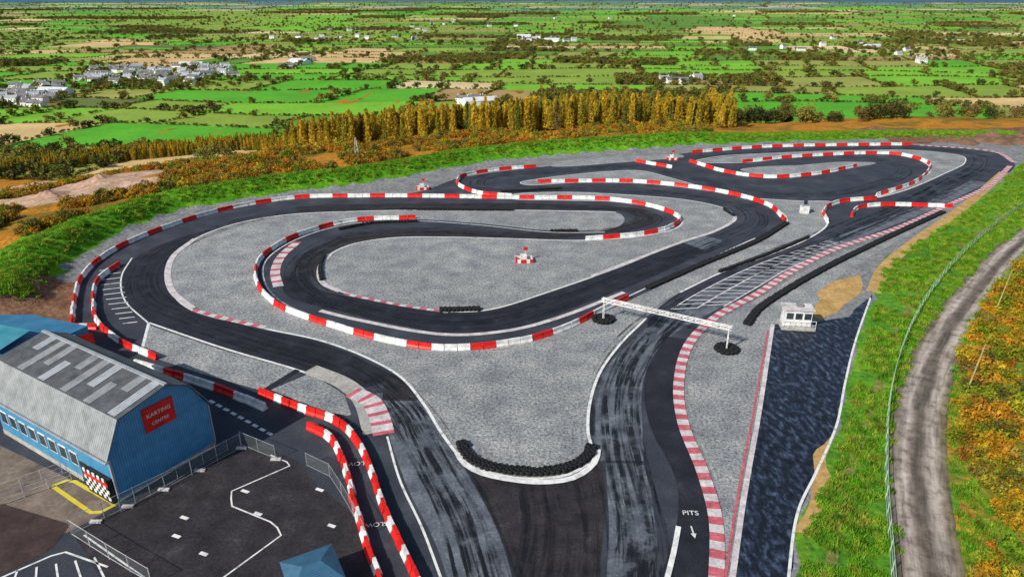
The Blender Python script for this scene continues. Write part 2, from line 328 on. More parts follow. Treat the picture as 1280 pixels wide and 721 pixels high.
band('asphalt_lane',[(742,575),(738,530),(750,470),(790,425),(850,378),(930,338),(1040,297),(1140,260),(1215,225)],[(805,575),(803,480),(815,450),(838,420),(880,395),(960,353),(1060,304),(1160,264),(1235,228)],Zl['b'],M['asphalt_grey'])
poly('asphalt_lane',[(757,578),(804,578),(815,620),(822,680),(812,745),(756,745),(762,660)],Zl['b'],M['asphalt_grey'],sm=False)
band('pit_lane',[(832,420),(806,470),(812,530),(845,600),(845,660),(815,745)],[(868,424),(848,470),(850,530),(873,590),(886,650),(884,745)],Zl['c'],M['asphalt_dark'])
poly('paddock_yard',[(300,548),(372,575),(390,600),(440,640),(470,735),(400,760),(150,760),(90,665)],Zl['b'],M['asphalt_brown'],sm=False)
poly('asphalt_patch',[(870,292),(905,300),(880,312),(845,300)],Zl['d']-.003,M['asphalt_grey'],sm=False)
poly('asphalt_patch',[(480,470),(520,478),(530,500),(478,500)],Zl['c'],M['asphalt_brown'],sm=False)
poly('forecourt_paving',[(-60,575),(0,556),(150,628),(95,660),(0,700),(-60,700)],Zl['c'],nmat('paving_mat',[(.3,(.10,.075,.06)),(.7,(.24,.19,.15))],.5,6,.9,fine=3,fineamt=.25),sm=False)
poly('forecourt_paving',[(-60,640),(0,628),(90,655),(60,690),(-60,745)],Zl['d'],nmat('brown_paving_mat',[(.3,(.03,.017,.016)),(.7,(.07,.045,.04))],.5,6,.9,fine=3,fineamt=.25),sm=False)
strip('yellow_edging',[(66,607),(88,598),(145,630),(118,643),(66,607)],.35,Zl['e'],M['yellow'],sm=False)
band('gravel_strip',[(1180,262),(1100,297),(1020,330),(960,366),(905,398),(873,432),(860,480),(866,530),(890,590),(903,650),(898,745)],[(1190,265),(1115,305),(1050,345),(1015,385),(968,404),(962,430),(952,480),(940,540),(925,610),(912,670),(905,745)],Zl['b'],M['gravel'])
poly('service_tarmac',[(966,405),(1010,403),(1062,395),(1090,366),(1085,380),(1068,430),(1056,480),(1046,530),(1020,590),(997,640),(983,745),(912,745),(930,620),(948,520)],Zl['c'],M['black'],sm=False,rough=.35)
strip('white_edge_line',[(966,405),(948,520),(930,620),(912,745)],.45,Zl['e'],M['kwhite'])
strip('painted_edge_line',[(960,412),(941,520),(922,620),(903,745)],.2,Zl['e'],M['kred'])
strip('white_edge_line',[(1088,372),(1068,430),(1056,480),(1046,530),(1020,590),(997,640),(983,745)],.22,Zl['e'],M['linew'])
poly('grass_verge',[(1276,203),(1240,237),(1180,277),(1130,305),(1095,335),(1092,368),(1072,430),(1060,480),(1049,530),(1022,592),(1000,642),(986,760),(1330,760),(1330,600),(1330,420),(1400,270),(1420,200)],Zl['a'],M['grass'],sm=False,rough=.8)
poly('scrub_land',[(1190,620),(1182,560),(1192,470),(1240,372),(1290,325),(1500,230),(1800,300),(1800,900),(1215,800)],Zl['b'],M['scrubg'],rough=1.0)
strip('gravel_road',[(1500,190),(1400,235),(1320,275),(1272,307),(1215,370),(1172,440),(1150,510),(1146,580),(1153,660),(1172,780)],4.8,Zl['d'],M['track'],step=.7)
poly('bare_sand',[(1040,352),(1078,344),(1072,368),(1050,385),(1022,398),(1022,372)],Zl['d'],M['ochre'],rough=.8)
poly('bare_sand',[(1022,560),(1036,545),(1036,600),(1028,650),(1004,672),(1008,625)],Zl['d'],M['ochre'],rough=.8)
strip('dirt_path',[(1255,215),(1200,262),(1150,297),(1105,335),(1092,365)],1.8,Zl['c'],M['ochre'])
strip('dirt_path',[(1275,250),(1190,320),(1130,395),(1102,470),(1080,540),(1052,620),(1035,735)],.8,Zl['c'],nmat('worn_grass_mat',[(.3,(.08,.14,.02)),(.7,(.25,.22,.06))],.8,6,.95,fine=2,fineamt=.4))
# ---------------------------------------------------------------- lines and kerbs
strip('white_edge_line',I1[:27],.3,Zl['f'],M['linew'])
strip('white_edge_line',I1[27:36],.3,Zl['f'],M['linew'])
strip('white_edge_line',I2,.28,Zl['f'],M['linew'],closed=True)
strip('white_edge_line',I1[49:67],.22,Zl['f'],M['linew'],off=-.9)
strip('white_edge_line',I4,.25,Zl['f'],M['linew'],closed=True)
strip('white_edge_line',I1[36:50],.22,Zl['f'],M['linew'])
strip('concrete_kerb',[(242,298),(216,318),(207,340),(213,365),(238,386)],.9,.06,M['kwhite'],off=.3)
strip('concrete_kerb',[(905,261),(919,272),(895,288),(850,303),(740,345)],.7,.06,M['kwhite'])
strip('concrete_kerb',[(412,318),(400,334),(404,354),(425,364)],.8,.06,M['kwhite'])
strip('concrete_kerb',[(400,388),(450,400),(560,418),(640,412),(700,396),(780,365)],.7,.05,M['kwhite'])
strip('painted_kerb',[(240,388),(285,400),(330,410)],.8,.06,[M['kred'],M['kwhite']],off=.2)
strip('painted_kerb',[(430,367),(500,381),(560,390)],.6,.06,[M['kred'],M['kwhite']])
strip('painted_kerb',[(1262,207),(1235,232),(1180,258),(1120,285),(1040,312),(990,338),(945,367),(893,396),(860,430),(847,480),(853,530),(877,590),(893,650),(893,745)],1.1,.07,[M['kred'],M['kwhite']],step=.9,off=.1)
strip('painted_kerb',[(1145,181),(1240,189),(1268,203)],1.2,.07,[M['kred'],M['kwhite']],step=.9)
strip('painted_kerb',[(372,302),(352,320),(344,340),(348,358)],1.4,.06,[M['kred'],M['kwhite'],M['kwhite']],step=.8)
strip('concrete_apron',[(384,463),(425,480),(448,500),(462,542)],2.0,.05,M['concrete'],off=.4)
strip('painted_kerb',[(440,490),(462,500),(474,520),(480,543)],2.0,.07,[M['kred'],M['kwhite'],M['kwhite']],step=.55)
strip('white_edge_line',[(186,403),(280,435),(372,462),(440,486)],.3,Zl['f'],M['linew'])
strip('asphalt_seam',[(372,462),(330,488)],.7,Zl['f'],M['asphalt_dark'],sm=False)
strip('white_edge_line',[(484,545),(500,600),(528,660),(556,735)],.2,Zl['f'],M['linew'])
strip('white_kerb',[(848,658),(842,690),(828,745)],.4,.10,M['white'])
strip('white_edge_line',[(186,404),(176,442)],.35,Zl['g'],M['linew'],sm=False)
for k in range(12):
    t=k/11; strip('hatch_marking',[(124+30*t-8*math.sin(t*3.1),338+66*t),(150+22*t-4*math.sin(t*3),334+68*t)],.2,Zl['f'],M['linew'],sm=False)
strip('white_edge_line',[(165,322),(152,345),(156,375),(186,404)],.2,Zl['f'],M['linew'])
ga=path([(818,393),(870,362),(940,330),(1042,296)],1);gc=path([(905,388),(950,362),(1000,332),(1075,302)],1)
def lerp2(A,B,s,t):
    a=A[min(int(s*(len(A)-1)),len(A)-1)];b=B[min(int(s*(len(B)-1)),len(B)-1)]; return a*(1-t)+b*t
for t in (.12,.5,.88): strip('starting_grid_line',[tuple(lerp2(ga,gc,s,t)) for s in np.linspace(.05,.95,9)],.15,Zl['f'],M['linew'],world=True)
for s in np.linspace(.06,.94,22): 
    strip('starting_grid_line',[tuple(lerp2(ga,gc,s,.12)),tuple(lerp2(ga,gc,s,.5))],.16,Zl['g'],M['linew'],world=True,sm=False)
    strip('starting_grid_line',[tuple(lerp2(ga,gc,min(s+.02,1),.5)),tuple(lerp2(ga,gc,min(s+.02,1),.88))],.16,Zl['g'],M['linew'],world=True,sm=False)
for l,w in (([(278,722),(352,668),(344,654),(290,632),(288,614),(366,580),(338,568)],.13),([(0,722),(78,688),(135,708)],.16),([(105,668),(200,735)],.13)): strip('yard_line_marking',l,w,Zl['e'],M['linew'],sm=False)
for k in range(5): strip('parking_bay_line',[(22+k*24,712-k*4),(10+k*33,745)],.14,Zl['e'],M['linew'],sm=False)
for k in range(9): strip('lane_dash',[(262+k*9,500+k*5),(268+k*9,503+k*5)],.35,Zl['e'],M['linew'],sm=False)
for (u,v) in ((302,612),(226,645),(216,668),(318,640),(250,690),(395,610),(410,655)): strip('paint_mark',[(u,v),(u+9,v+3)],.3,Zl['e'],M['linew'],sm=False)
# skid marks
def markmat(name,sx_,lo,hi,sv=.045,dens=.85):
    m,nt,b,o=newmat(name); tc=nt.nodes.new('ShaderNodeTexCoord')
    mp=nt.nodes.new('ShaderNodeMapping'); mp.inputs['Scale'].default_value=(sx_,sv,1); nt.links.new(tc.outputs['UV'],mp.inputs[0])
    n=noisen(nt,1.0,6,.65,vec=mp.outputs[0]); r=ramp(nt,n.outputs[0],[(lo,(0,0,0)),(hi,(dens,)*3)])
    nb=noisen(nt,.35,5,.65); rb=ramp(nt,nb.outputs[0],[(.38,(.1,)*3),(.58,(1,)*3)])
    fac=mix(nt,r.outputs[0],rb.outputs[0],1,'MULTIPLY')
    b.inputs['Base Color'].default_value=(.006,.006,.009,1); b.inputs['Roughness'].default_value=.6
    tr=nt.nodes.new('ShaderNodeBsdfTransparent'); ms=nt.nodes.new('ShaderNodeMixShader')
    nt.links.new(fac,ms.inputs[0]); nt.links.new(tr.outputs[0],ms.inputs[1]); nt.links.new(b.outputs[0],ms.inputs[2]); nt.links.new(ms.outputs[0],o.inputs[0]); return m
sm_=markmat('tyre_mark_mat',9,.46,.60,dens=.75); sm2=markmat('heavy_tyre_mark_mat',5,.49,.55,.09,.95)
def marks(pts,w,mt=None,z='e'): strip('tyre_marks',pts,w,Zl[z],mt or sm_)
marks([(1230,210),(1150,250),(1050,290),(940,335),(860,378),(800,425),(768,475),(762,530),(775,600),(790,660),(795,745)],5.5)
marks([(860,376),(812,420),(782,470),(778,530),(790,600),(800,660),(790,745)],3.6,sm2,'f')
marks([(470,470),(505,510),(540,580),(575,650),(600,745)],3.0,sm2,'f')
marks([(1190,237),(1100,275),(1010,312),(940,345)],3.0,sm2,'f')
marks([(250,400),(330,427),(430,458),(500,505),(545,570),(585,640),(620,745)],5.0)
marks([(250,400),(190,375),(180,345),(205,315),(280,283),(380,262),(520,257),(700,258),(800,265),(815,274),(770,288),(650,293),(520,289),(430,297),(380,325),(375,350),(410,375),(520,400),(600,402),(700,378),(800,340),(900,300),(945,277),(930,258),(850,243),(750,235),(640,236),(600,232),(610,220),(700,213),(800,206)],4.2)
marks([(430,297),(382,322),(374,348),(405,374),(470,391)],2.6,sm2,'f')
marks([(810,206),(870,224),(950,241),(1030,243),(1090,232),(1130,212),(1100,199)],3.5)
marks([(875,196),(960,190),(1140,185),(1215,192),(1225,207),(1170,232),(1110,262)],3.5)
marks([(690,600),(700,660),(690,745)],6)
# ---------------------------------------------------------------- barriers
def barrier(pts,L=1.5,h=.8,w=.6,pat=(0,0,1,1),z=0.0,world=False,sm=True):
    p=path(pts,L,world=world,sm=sm); V=[];Fc=[];I=[]
    for i in range(len(p)-1):
        a=np.array(p[i]);bb=np.array(p[i+1]); d=bb-a; l=np.linalg.norm(d)
        if l<.05: continue
        d/=l; n=np.array([-d[1],d[0]]); a=a+d*.03; bb=bb-d*.03; jj=random.uniform(-.05,.05)
        prof=[(-w/2,0),(-w/2,.18*h),(-w*.26,.45*h),(-w*.2,h),(w*.2,h),(w*.26,.45*h),(w/2,.18*h),(w/2,0)]
        o_=len(V)
        for q in (a,bb):
            for s_,zz in prof: V.append((q[0]+n[0]*(s_+jj),q[1]+n[1]*(s_+jj),zz+z))
        k=len(prof)
        fs=[(o_+j,o_+j+1,o_+k+j+1,o_+k+j) for j in range(k-1)]+[tuple(o_+j for j in range(k))[::-1],tuple(o_+k+j for j in range(k))]
        Fc+=[f[::-1] for f in fs]; I+=[pat[i%len(pat)]]*len(fs)
    return mkobj('safety_barrier',V,Fc,[M['red'],M['white']],I)
B=[ [(90,410),(93,378),(103,347),(140,315),(200,288),(280,263),(370,248),(450,246),(520,246),(640,248),(760,250),(820,260),(850,274),(835,286),(800,294),(732,300)],
 [(150,331),(124,350),(117,380),(126,408),(158,432),(197,449)],
 [(520,273),(440,277),(370,296),(327,323),(321,352),(345,381),(400,403),(480,426),(560,437),(645,429),(700,414),(750,390),(785,373)],
 [(670,209),(620,213),(578,221),(572,230),(598,242),(640,246)],
 [(672,228),(800,228),(900,240),(960,257),(980,275)],
 [(795,202),(840,210)],[(865,191),(960,184),(1140,181)],[(862,202),(910,216),(960,222),(1020,218),(1070,208)],
 [(928,203),(1000,196),(1118,193),(1158,203),(1160,214),(1140,230),(1095,245)],[(1095,249),(1050,253),(1030,263),(1034,278)],[(1064,271),(1072,261),(1100,257),(1190,259)]]
for q in B: barrier(q,pat=random.choice([(0,0,1,1),(0,0,1,1,1)]),h=.75,w=.55)
barrier([(170,456),(225,472),(285,492),(332,512)],h=.8,pat=(1,1,1,0,0),w=.65)
barrier([(325,492),(375,512),(420,528),(448,555),(468,600),(486,650),(508,695),(530,745)],L=1.15,h=.8,w=.6,pat=(0,0,1))
barrier([(385,535),(412,548),(430,580),(442,625),(455,670),(478,735)],L=1.15,h=.8,w=.6,pat=(0,0,1,0,1))
barrier([(90,411),(122,411)],L=1.0,pat=(0,1))
# ---------------------------------------------------------------- instancing
def scatter(name,pts,scl,rot,templates):
    coll=bpy.data.collections.new(name+'_parts')
    for t in templates: coll.objects.link(t)
    me=bpy.data.meshes.new(name); me.from_pydata([tuple(p) for p in pts],[],[])
    a=me.attributes.new('scl','FLOAT_VECTOR','POINT'); a.data.foreach_set('vector',np.asarray(scl,float).ravel())
    a=me.attributes.new('rot','FLOAT_VECTOR','POINT'); a.data.foreach_set('vector',np.asarray(rot,float).ravel())
    ob=bpy.data.objects.new(name,me); scene.collection.objects.link(ob)
    ng=bpy.data.node_groups.new(name,'GeometryNodeTree')
    ng.interface.new_socket('Geometry',in_out='INPUT',socket_type='NodeSocketGeometry'); ng.interface.new_socket('Geometry',in_out='OUTPUT',socket_type='NodeSocketGeometry')
    gi=ng.nodes.new('NodeGroupInput');go=ng.nodes.new('NodeGroupOutput');ip=ng.nodes.new('GeometryNodeInstanceOnPoints');ci=ng.nodes.new('GeometryNodeCollectionInfo')
    ci.inputs[0].default_value=coll; ci.inputs['Separate Children'].default_value=True; ci.inputs['Reset Children'].default_value=True
    ip.inputs['Pick Instance'].default_value=True
    for nm,sk in (('scl','Scale'),('rot','Rotation')):
        na=ng.nodes.new('GeometryNodeInputNamedAttribute'); na.data_type='FLOAT_VECTOR'; na.inputs['Name'].default_value=nm
        ng.links.new(na.outputs['Attribute'],ip.inputs[sk])
    ng.links.new(gi.outputs[0],ip.inputs['Points']); ng.links.new(ci.outputs[0],ip.inputs['Instance']); ng.links.new(ip.outputs[0],go.inputs[0])
    md=ob.modifiers.new('scatter','NODES'); md.node_group=ng
    return ob
def tmpl(name,V,Fc,mats,I):
    me=bpy.data.meshes.new(name); me.from_pydata([tuple(map(float,v)) for v in V],[],Fc)
    for m in mats: me.materials.append(m)
    me.polygons.foreach_set('material_index',I); me.update(); return bpy.data.objects.new(name,me)
def leaves(cent,size,up=0.0,el=1.0):
    n=len(cent); d=rng.normal(size=(n,3)); d[:,2]+=up; d/=np.linalg.norm(d,axis=1)[:,None]
    e=rng.normal(size=(n,3)); e-=d*np.sum(e*d,1)[:,None]; e/=np.linalg.norm(e,axis=1)[:,None]
    s=size*rng.uniform(.6,1.4,(n,1)); v=np.stack([cent-e*s*.5,cent+e*s*.5,cent+d*s*el],1).reshape(-1,3)
    return v.tolist(),[(3*i,3*i+1,3*i+2) for i in range(n)]
def larch(h,nl,mat):
    t=rng.uniform(0.06,1,nl)**.85; r=(1-t)**.7*h*.14+.1; r=r*rng.uniform(.25,1.1,nl); a=rng.uniform(0,2*np.pi,nl)
    c=np.c_[r*np.cos(a),r*np.sin(a),t*h]
    p=[(*tube((0,0,-1),(0,0,h),.16,5,.02),1)]
    for k in range(10):
        z=h*(.15+.07*k); a=random.uniform(0,6.28); L=(1-z/h)*h*.16
        p.append((*tube((0,0,z),(math.cos(a)*L,math.sin(a)*L,z+.3),.05,3,.01),1))
    v,f=leaves(c,.34,1.6,2.0); p.append((v,f,0)); V,Fc,I=joinm(p); return tmpl('larch',V,Fc,[mat,M['bark']],I)
def broad(h,w,nl,mat,ls,trunk=True,lob=9,name='tree'):
    cs=[]; 
    for k in range(lob):
        a=random.uniform(0,6.28); rr=random.uniform(.1,.75)*w/2; cs.append((math.cos(a)*rr,math.sin(a)*rr,h*random.uniform(.35,.8) if trunk else h*random.uniform(.2,.65),random.uniform(.22,.36)*w))
    C=[]
    for i in range(nl):
        c_=cs[i%lob]; d=rng.normal(size=3); d/=np.linalg.norm(d); q=c_[3]*random.uniform(.55,1.08); z=c_[2]+d[2]*q*.85
        C.append((c_[0]+d[0]*q,c_[1]+d[1]*q,max(z,.05)))
    v,f=leaves(np.array(C),ls); p=[(v,f,0)]
    if trunk:
        p.append((*tube((0,0,-1),(0,0,h*.5),h*.03,6,h*.018),1))
        for c_ in cs[:6]: p.append((*tube((0,0,h*.35),c_[:3],h*.014,4,.03),1))
    else:
        for c_ in cs[:5]: p.append((*tube((0,0,-.2),c_[:3],.03,3,.01),1))
    V,Fc,I=joinm(p); return tmpl(name,V,Fc,[mat,M['bark']],I)
def sc3(n,a,b,vz=.15):
    s=rng.uniform(a,b,n); return np.c_[s,s,s*rng.uniform(1-vz,1+vz,n)]
def rz(n): return np.c_[np.zeros(n),np.zeros(n),rng.uniform(0,6.28,n)]
def onground(xy,dz=-.15):
    xy=np.asarray(xy,float); return np.c_[xy,height(xy[:,0],xy[:,1])+dz]
def mnz(xy,s,k): return np.array([mnoise.noise(Vector((x*s,y*s,k))) for x,y in xy])
def tyre_stack(nh=3):
    V=[];Fc=[]
    for l in range(nh):
        o_=len(V); N,K=14,6; ox,oy=random.uniform(-.03,.03),random.uniform(-.03,.03)
        for i in range(N):
            for k in range(K):
                t=2*math.pi*i/N;s_=2*math.pi*k/K; r=.20+.11*math.cos(s_)
                V.append((ox+r*math.cos(t),oy+r*math.sin(t),.11+l*.2+.1*math.sin(s_)))
        for i in range(N):
            for k in range(K): Fc.append((o_+i*K+k,o_+((i+1)%N)*K+k,o_+((i+1)%N)*K+(k+1)%K,o_+i*K+(k+1)%K))
    return tmpl('tyre_stack',V,Fc,[M['rubber']],[0]*len(Fc))
TY=[tyre_stack(2),tyre_stack(2),tyre_stack(2)]
def tyres(pts,world=False,closed=False,rows=1):
    p=path(pts,.52,world=world,closed=closed); n=normals(p); q=np.vstack([p+n*.45*k for k in range(rows)])+rng.normal(0,.025,(len(p)*rows,2))
    scatter('tyre_wall',np.c_[q,np.full(len(q),.03)],sc3(len(q),.95,1.05,.02),rz(len(q)),TY)
tyres([(574,556),(581,571),(600,583),(640,591),(680,593),(715,586),(738,571),(742,560)],rows=2)
strip('concrete_kerb',[(572,566),(580,579),(600,591),(640,600),(680,603),(718,597),(743,578),(747,562)],.6,.12,M['white'])
tyres([(936,406),(950,388),(985,364),(1030,338),(1100,303),(1180,266)],rows=2)
tyres([(812,361),(880,331),(950,301),(984,280)],rows=2); tyres([(552,389),(598,388)],rows=2); tyres([(405,320),(400,335),(402,350)])
tyres([(500,262),(640,263)]); tyres([(425,287),(460,280),(520,277)]); tyres([(905,262),(917,270)]); tyres([(690,289),(720,289)]); tyres([(628,240),(700,236)])
tyres([(1010,297),(960,318),(900,340)])
for cx,cy in (P(754,400),P(908,437)):
    for R in (.6,1.15): tyres([(cx+R*math.cos(a),cy+R*math.sin(a)) for a in np.linspace(0,5.6,8)],world=True,closed=True)
# ---------------------------------------------------------------- vegetation
L_=[larch(random.uniform(9.5,11.5),560,M['larch']) for _ in range(6)]+[larch(9.5,560,M['olive'])]
base=np.array([G(u,v) for u,v in [(-160,250),(-60,232),(0,220),(60,212),(120,205),(190,199),(250,193),(320,188)]]+[P(u,v,-6) for u,v in [(400,181),(480,178),(560,175),(640,173),(700,171),(780,172),(850,172),(915,174)]])
base=resample(catmull(list(base)),1.0); nb_=normals(base)
xy=[];ss=[]
for i in range(4600):
    k=random.randrange(len(base)); t=k/len(base); dd=random.random()*(22+22*t)
    q=base[k]+nb_[k]*dd*(1 if nb_[k][1]>0 else -1)
    if min(math.hypot(q[0]-a[0],q[1]-a[1]) for a in px)<12: continue
    xy.append(q); ss.append((.55+.38*min(1,t*1.7))*random.uniform(.75,1.12))
ss=np.array(ss); scatter('larch_plantation',onground(xy,-.2),np.c_[ss,ss,ss*rng.uniform(.92,1.12,len(ss))],rz(len(ss)),L_)
BR=[broad(8,7.5,420,M['olive'],.75) for _ in range(4)]+[broad(8,7.5,420,M['dkgreen'],.75) for _ in range(2)]
BU=[broad(2.0,2.6,420,M['gorse'],.26,False,8,'bush') for _ in range(5)]
BK=[broad(1.3,2.4,300,M['brack'],.26,False,7,'bush') for _ in range(6)]
DB=[broad(2.2,2.6,360,M['olive'],.3,False,8,'bush')]
xy=np.array([P(random.uniform(-60,900),random.uniform(165,345),-5) for _ in range(30000)])
d=sdist(xy[:,0],xy[:,1]); k=(d>15)&(d<130)&(mnz(xy,.06,3)>-.12)
for q in px: k&=np.hypot(xy[:,0]-q[0],xy[:,1]-q[1])>12
xy=xy[k][:6000]
scatter('bracken_scrub',onground(xy),sc3(len(xy),.35,1.3,.3),rz(len(xy)),BK+BU[:2]+DB)
xy=[]
for (u,v,n,su,sv) in ((950,170,14,30,3),(1075,166,18,45,3),(1150,168,10,30,2),(235,180,8,20,6),(1010,168,10,40,3),(1235,160,10,40,3)):
    for k in range(n):
        x,y=P(random.gauss(u,su),random.gauss(v,sv),-6); xy.append((x,y+14))
scatter('hillside_trees',onground(xy,-.2),sc3(len(xy),.45,.9,.15),rz(len(xy)),BR)
rv=[230,275,307,370,440,510,580,660,780]; ru=[1420,1330,1285,1228,1190,1184,1184,1196,1218]
xy=np.c_[rng.uniform(24,190,30000),rng.uniform(15,150,30000)]; u,v=proj(xy[:,0],xy[:,1],0)
k=(u<1420)&(v>230)&(v<800)&(u>np.interp(v,rv,ru)+16)&(mnz(xy,.15,5)>-.08); xy=xy[k][:1700]
scatter('roadside_scrub',np.c_[xy,np.zeros(len(xy))],sc3(len(xy),.3,1.0,.3),rz(len(xy)),BU+BK[:2]+DB)
def tuft():
    a=rng.uniform(0,6.28,60); r=rng.uniform(0,.45,60); c_=np.c_[r*np.cos(a),r*np.sin(a),np.zeros(60)]
    v,f=leaves(c_,.10,2.2,2.6); v=[(x,y,max(z,0)) for x,y,z in v]; return tmpl('grass_tuft',v,f,[M['grassl']],[0]*len(f))
TF=[tuft() for _ in range(4)]
ve=np.array([(1276,203),(1240,240),(1180,280),(1135,308),(1100,337),(1096,370),(1078,430),(1066,480),(1055,535),(1028,600),(1008,650),(994,760)]); ro=np.array([(1380,232),(1290,280),(1245,315),(1190,372),(1145,440),(1122,510),(1118,580),(1126,660),(1140,760)])
xy=np.c_[rng.uniform(15,190,120000),rng.uniform(18,170,120000)]; u,v=proj(xy[:,0],xy[:,1],0)
k=(v<770)&(v>205)&(u>np.interp(v,ve[:,1],ve[:,0])+4)&(u<np.interp(v,ro[:,1],ro[:,0])-5); a_=xy[k][:11000]; a_=a_[mnz(a_,.25,8)>-.2]
r_=np.interp(v,rv,ru); k=(v<770)&(v>230)&(u>r_+3)&(u<r_+70); b_=xy[k][:2500]
cr=resample(np.array(toe),.5); nn=normals(cr); i=rng.integers(0,len(cr),12000); c_=cr[i]+nn[i]*rng.uniform(2,15,(12000,1)); cd=sdist(c_[:,0],c_[:,1]); c_=c_[(cd>1.5)&~((c_[:,1]<82)&(cd<6.5))]
xy=np.vstack([a_,b_,c_]); scatter('grass_tufts',onground(xy,0),sc3(len(xy),.5,1.4,.3),rz(len(xy)),TF)
# ---------------------------------------------------------------- valley fields
FM=[]
for nm,c in (('field_bright_a',(.085,.36,.012)),('field_bright_b',(.17,.42,.02)),('field_mid_a',(.10,.24,.02)),('field_mid_b',(.22,.33,.035)),('field_olive',(.28,.30,.06)),('field_tan',(.60,.42,.18)),('field_straw',(.66,.52,.28)),('field_brown',(.36,.24,.09)),('field_dark',(.12,.15,.035)),('field_haze_green',(.13,.24,.11)),('field_haze_blue',(.09,.19,.20))):  # last two: far fields with aerial haze tinted into their colour
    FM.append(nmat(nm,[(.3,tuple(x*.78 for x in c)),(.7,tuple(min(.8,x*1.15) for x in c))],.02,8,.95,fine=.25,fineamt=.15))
anch=[(130,55,38,5),(200,77,55,5),(330,70,45,6),(450,70,60,5),(590,105,42,6),(930,42,55,5),(12,62,18,7),(280,62,40,7),(700,62,30,6),(100,152,110,1),(30,178,60,0),(320,136,55,1),(440,118,50,0),(530,124,50,1),(1080,143,200,0),(620,83,50,1),(750,102,50,1),(1000,112,90,4),(1180,118,80,3),(60,90,60,3),(440,92,60,0),(850,30,60,2),(300,20,90,3),(1150,95,60,1),(60,45,40,3),(400,30,60,1),(870,80,60,1),(1050,88,50,3)]
rows=[395.]
while rows[-1]<10500: rows.append(rows[-1]+max(80,.05*rows[-1]))
def wv(x,i): return 18*math.sin(x*.006+i*1.7)+11*math.sin(x*.017+i)
def warp(x,y): return (x+.22*(y-400)+12*math.sin(y*.01), y-.06*x*min(1,900/max(y,1)))
fv=[];ff=[];fi=[];hp=[]
for i in range(len(rows)-1):
    y0,y1=rows[i],rows[i+1]; ext=y1*1.25+300; x=-ext-.4*y1; sc_=(y1-y0)/80
    while x<ext:
        w_=random.uniform(75,210)*sc_; x2=x+w_; N=6; ring=[]
        for k in range(N+1): xx=x+w_*k/N; ring.append(warp(xx,y0+wv(xx,i)*sc_*.8))
        for k in range(N,-1,-1): xx=x+w_*k/N; ring.append(warp(xx,y1+wv(xx,i+1)*(rows[min(i+2,len(rows)-1)]-y1 or 1)/80*.8))
        cx=sum(p[0] for p in ring)/len(ring);cy=sum(p[1] for p in ring)/len(ring); u,v=proj(cx,cy,VZ)
        x=x2
        if u<-200 or u>1480: continue
        t=random.choices([0,1,2,3,4,5,6,7,8],[4,4,3,5,4,1.0,.7,1.0,.6])[0]; isw=False
        best=1
        for (au,av,ar,at_) in anch:
            q=((u-au)/ar)**2+((v-av)/(ar*.16+3))**2
            if q<best: best=q;t=at_
        if best==1 and random.random()<(.28 if (u>540 and v>45) else .10): isw=True;t=random.choice([8,4,7])
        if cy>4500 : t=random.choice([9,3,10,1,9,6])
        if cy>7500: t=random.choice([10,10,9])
        o_=len(fv); fv+=[(p[0],p[1],VZ+.35) for p in ring]; ff.append(tuple(range(o_,o_+len(ring)))); fi.append(t)
        sp=3.0 if cy<1100 else (4.6 if cy<1800 else (8 if cy<2900 else 20))
        szz=1 if cy<2900 else 1.4
        segs=[ring[:N+1],[ring[-1],ring[0]]]
        if cy<2600 and random.random()<.3: segs.append([ring[3],ring[-4]])
        for sg in segs:
            if random.random()<.05: continue
            rs=resample(sg,sp); dens=random.uniform(.7,1.0); big=random.uniform(.03,.35)
            for q in rs:
                if random.random()<dens:
                    bg_=random.random()<big; jj=1.6 if bg_ else .6
                    hp.append((q[0]+random.gauss(0,jj),q[1]+random.gauss(0,jj),VZ,(random.uniform(.65,1.2) if bg_ else random.uniform(.26,.42))*szz))
        if isw and cy<5000:
            for k in range(int(min(320,w_*(y1-y0)/ (60 if cy<1300 else 150)))):
                a_=random.random();b_=random.random(); e0=np.array(ring[0])*(1-a_)+np.array(ring[N])*a_; e1=np.array(ring[-1])*(1-a_)+np.array(ring[N+1])*a_
                q=e0*(1-b_)+e1*b_; hp.append((q[0],q[1],VZ,random.uniform(.6,1.1)*szz))
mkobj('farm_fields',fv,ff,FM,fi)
for (u,v,su,sv,n) in ((150,104,30,5,130),(235,102,35,5,130),(40,122,30,5,70),(1010,72,90,3,70),(400,52,60,3,50)):
    for k in range(n): x,y=P(random.gauss(u,su),random.gauss(v,sv),VZ); hp.append((x,y,VZ,random.uniform(.45,1.0)))
hp=np.array(hp); dd=sdist(hp[:,0],hp[:,1]); uu,vv=proj(hp[:,0],hp[:,1],VZ); hp=hp[(dd>250)&(uu>-80)&(uu<1360)]; print('hedge trees',len(hp))
hz_=height(hp[:,0],hp[:,1]); hp[:,2]=np.where(np.hypot(hp[:,0],hp[:,1])<3000,np.maximum(hz_,VZ),VZ)
HT=[broad(8,8.5,110,M['olive'],1.7,True,6) for _ in range(6)]+[broad(8,8.5,110,M['dkgreen'],1.7,True,6)]
scatter('hedgerow_trees',hp[:,:3],np.c_[hp[:,3],hp[:,3],hp[:,3]*rng.uniform(.8,1.1,len(hp))],rz(len(hp)),HT)
xy=np.array([P(random.uniform(-80,1350),random.uniform(150,205),-45) for _ in range(2600)]); d=sdist(xy[:,0],xy[:,1]); xy=xy[(d>90)&(d<300)&(mnz(xy,.012,2)>.02)]
scatter('hillside_trees',onground(xy,-.2),sc3(len(xy),.4,.9,.15),rz(len(xy)),BR[:3]+L_[:3])
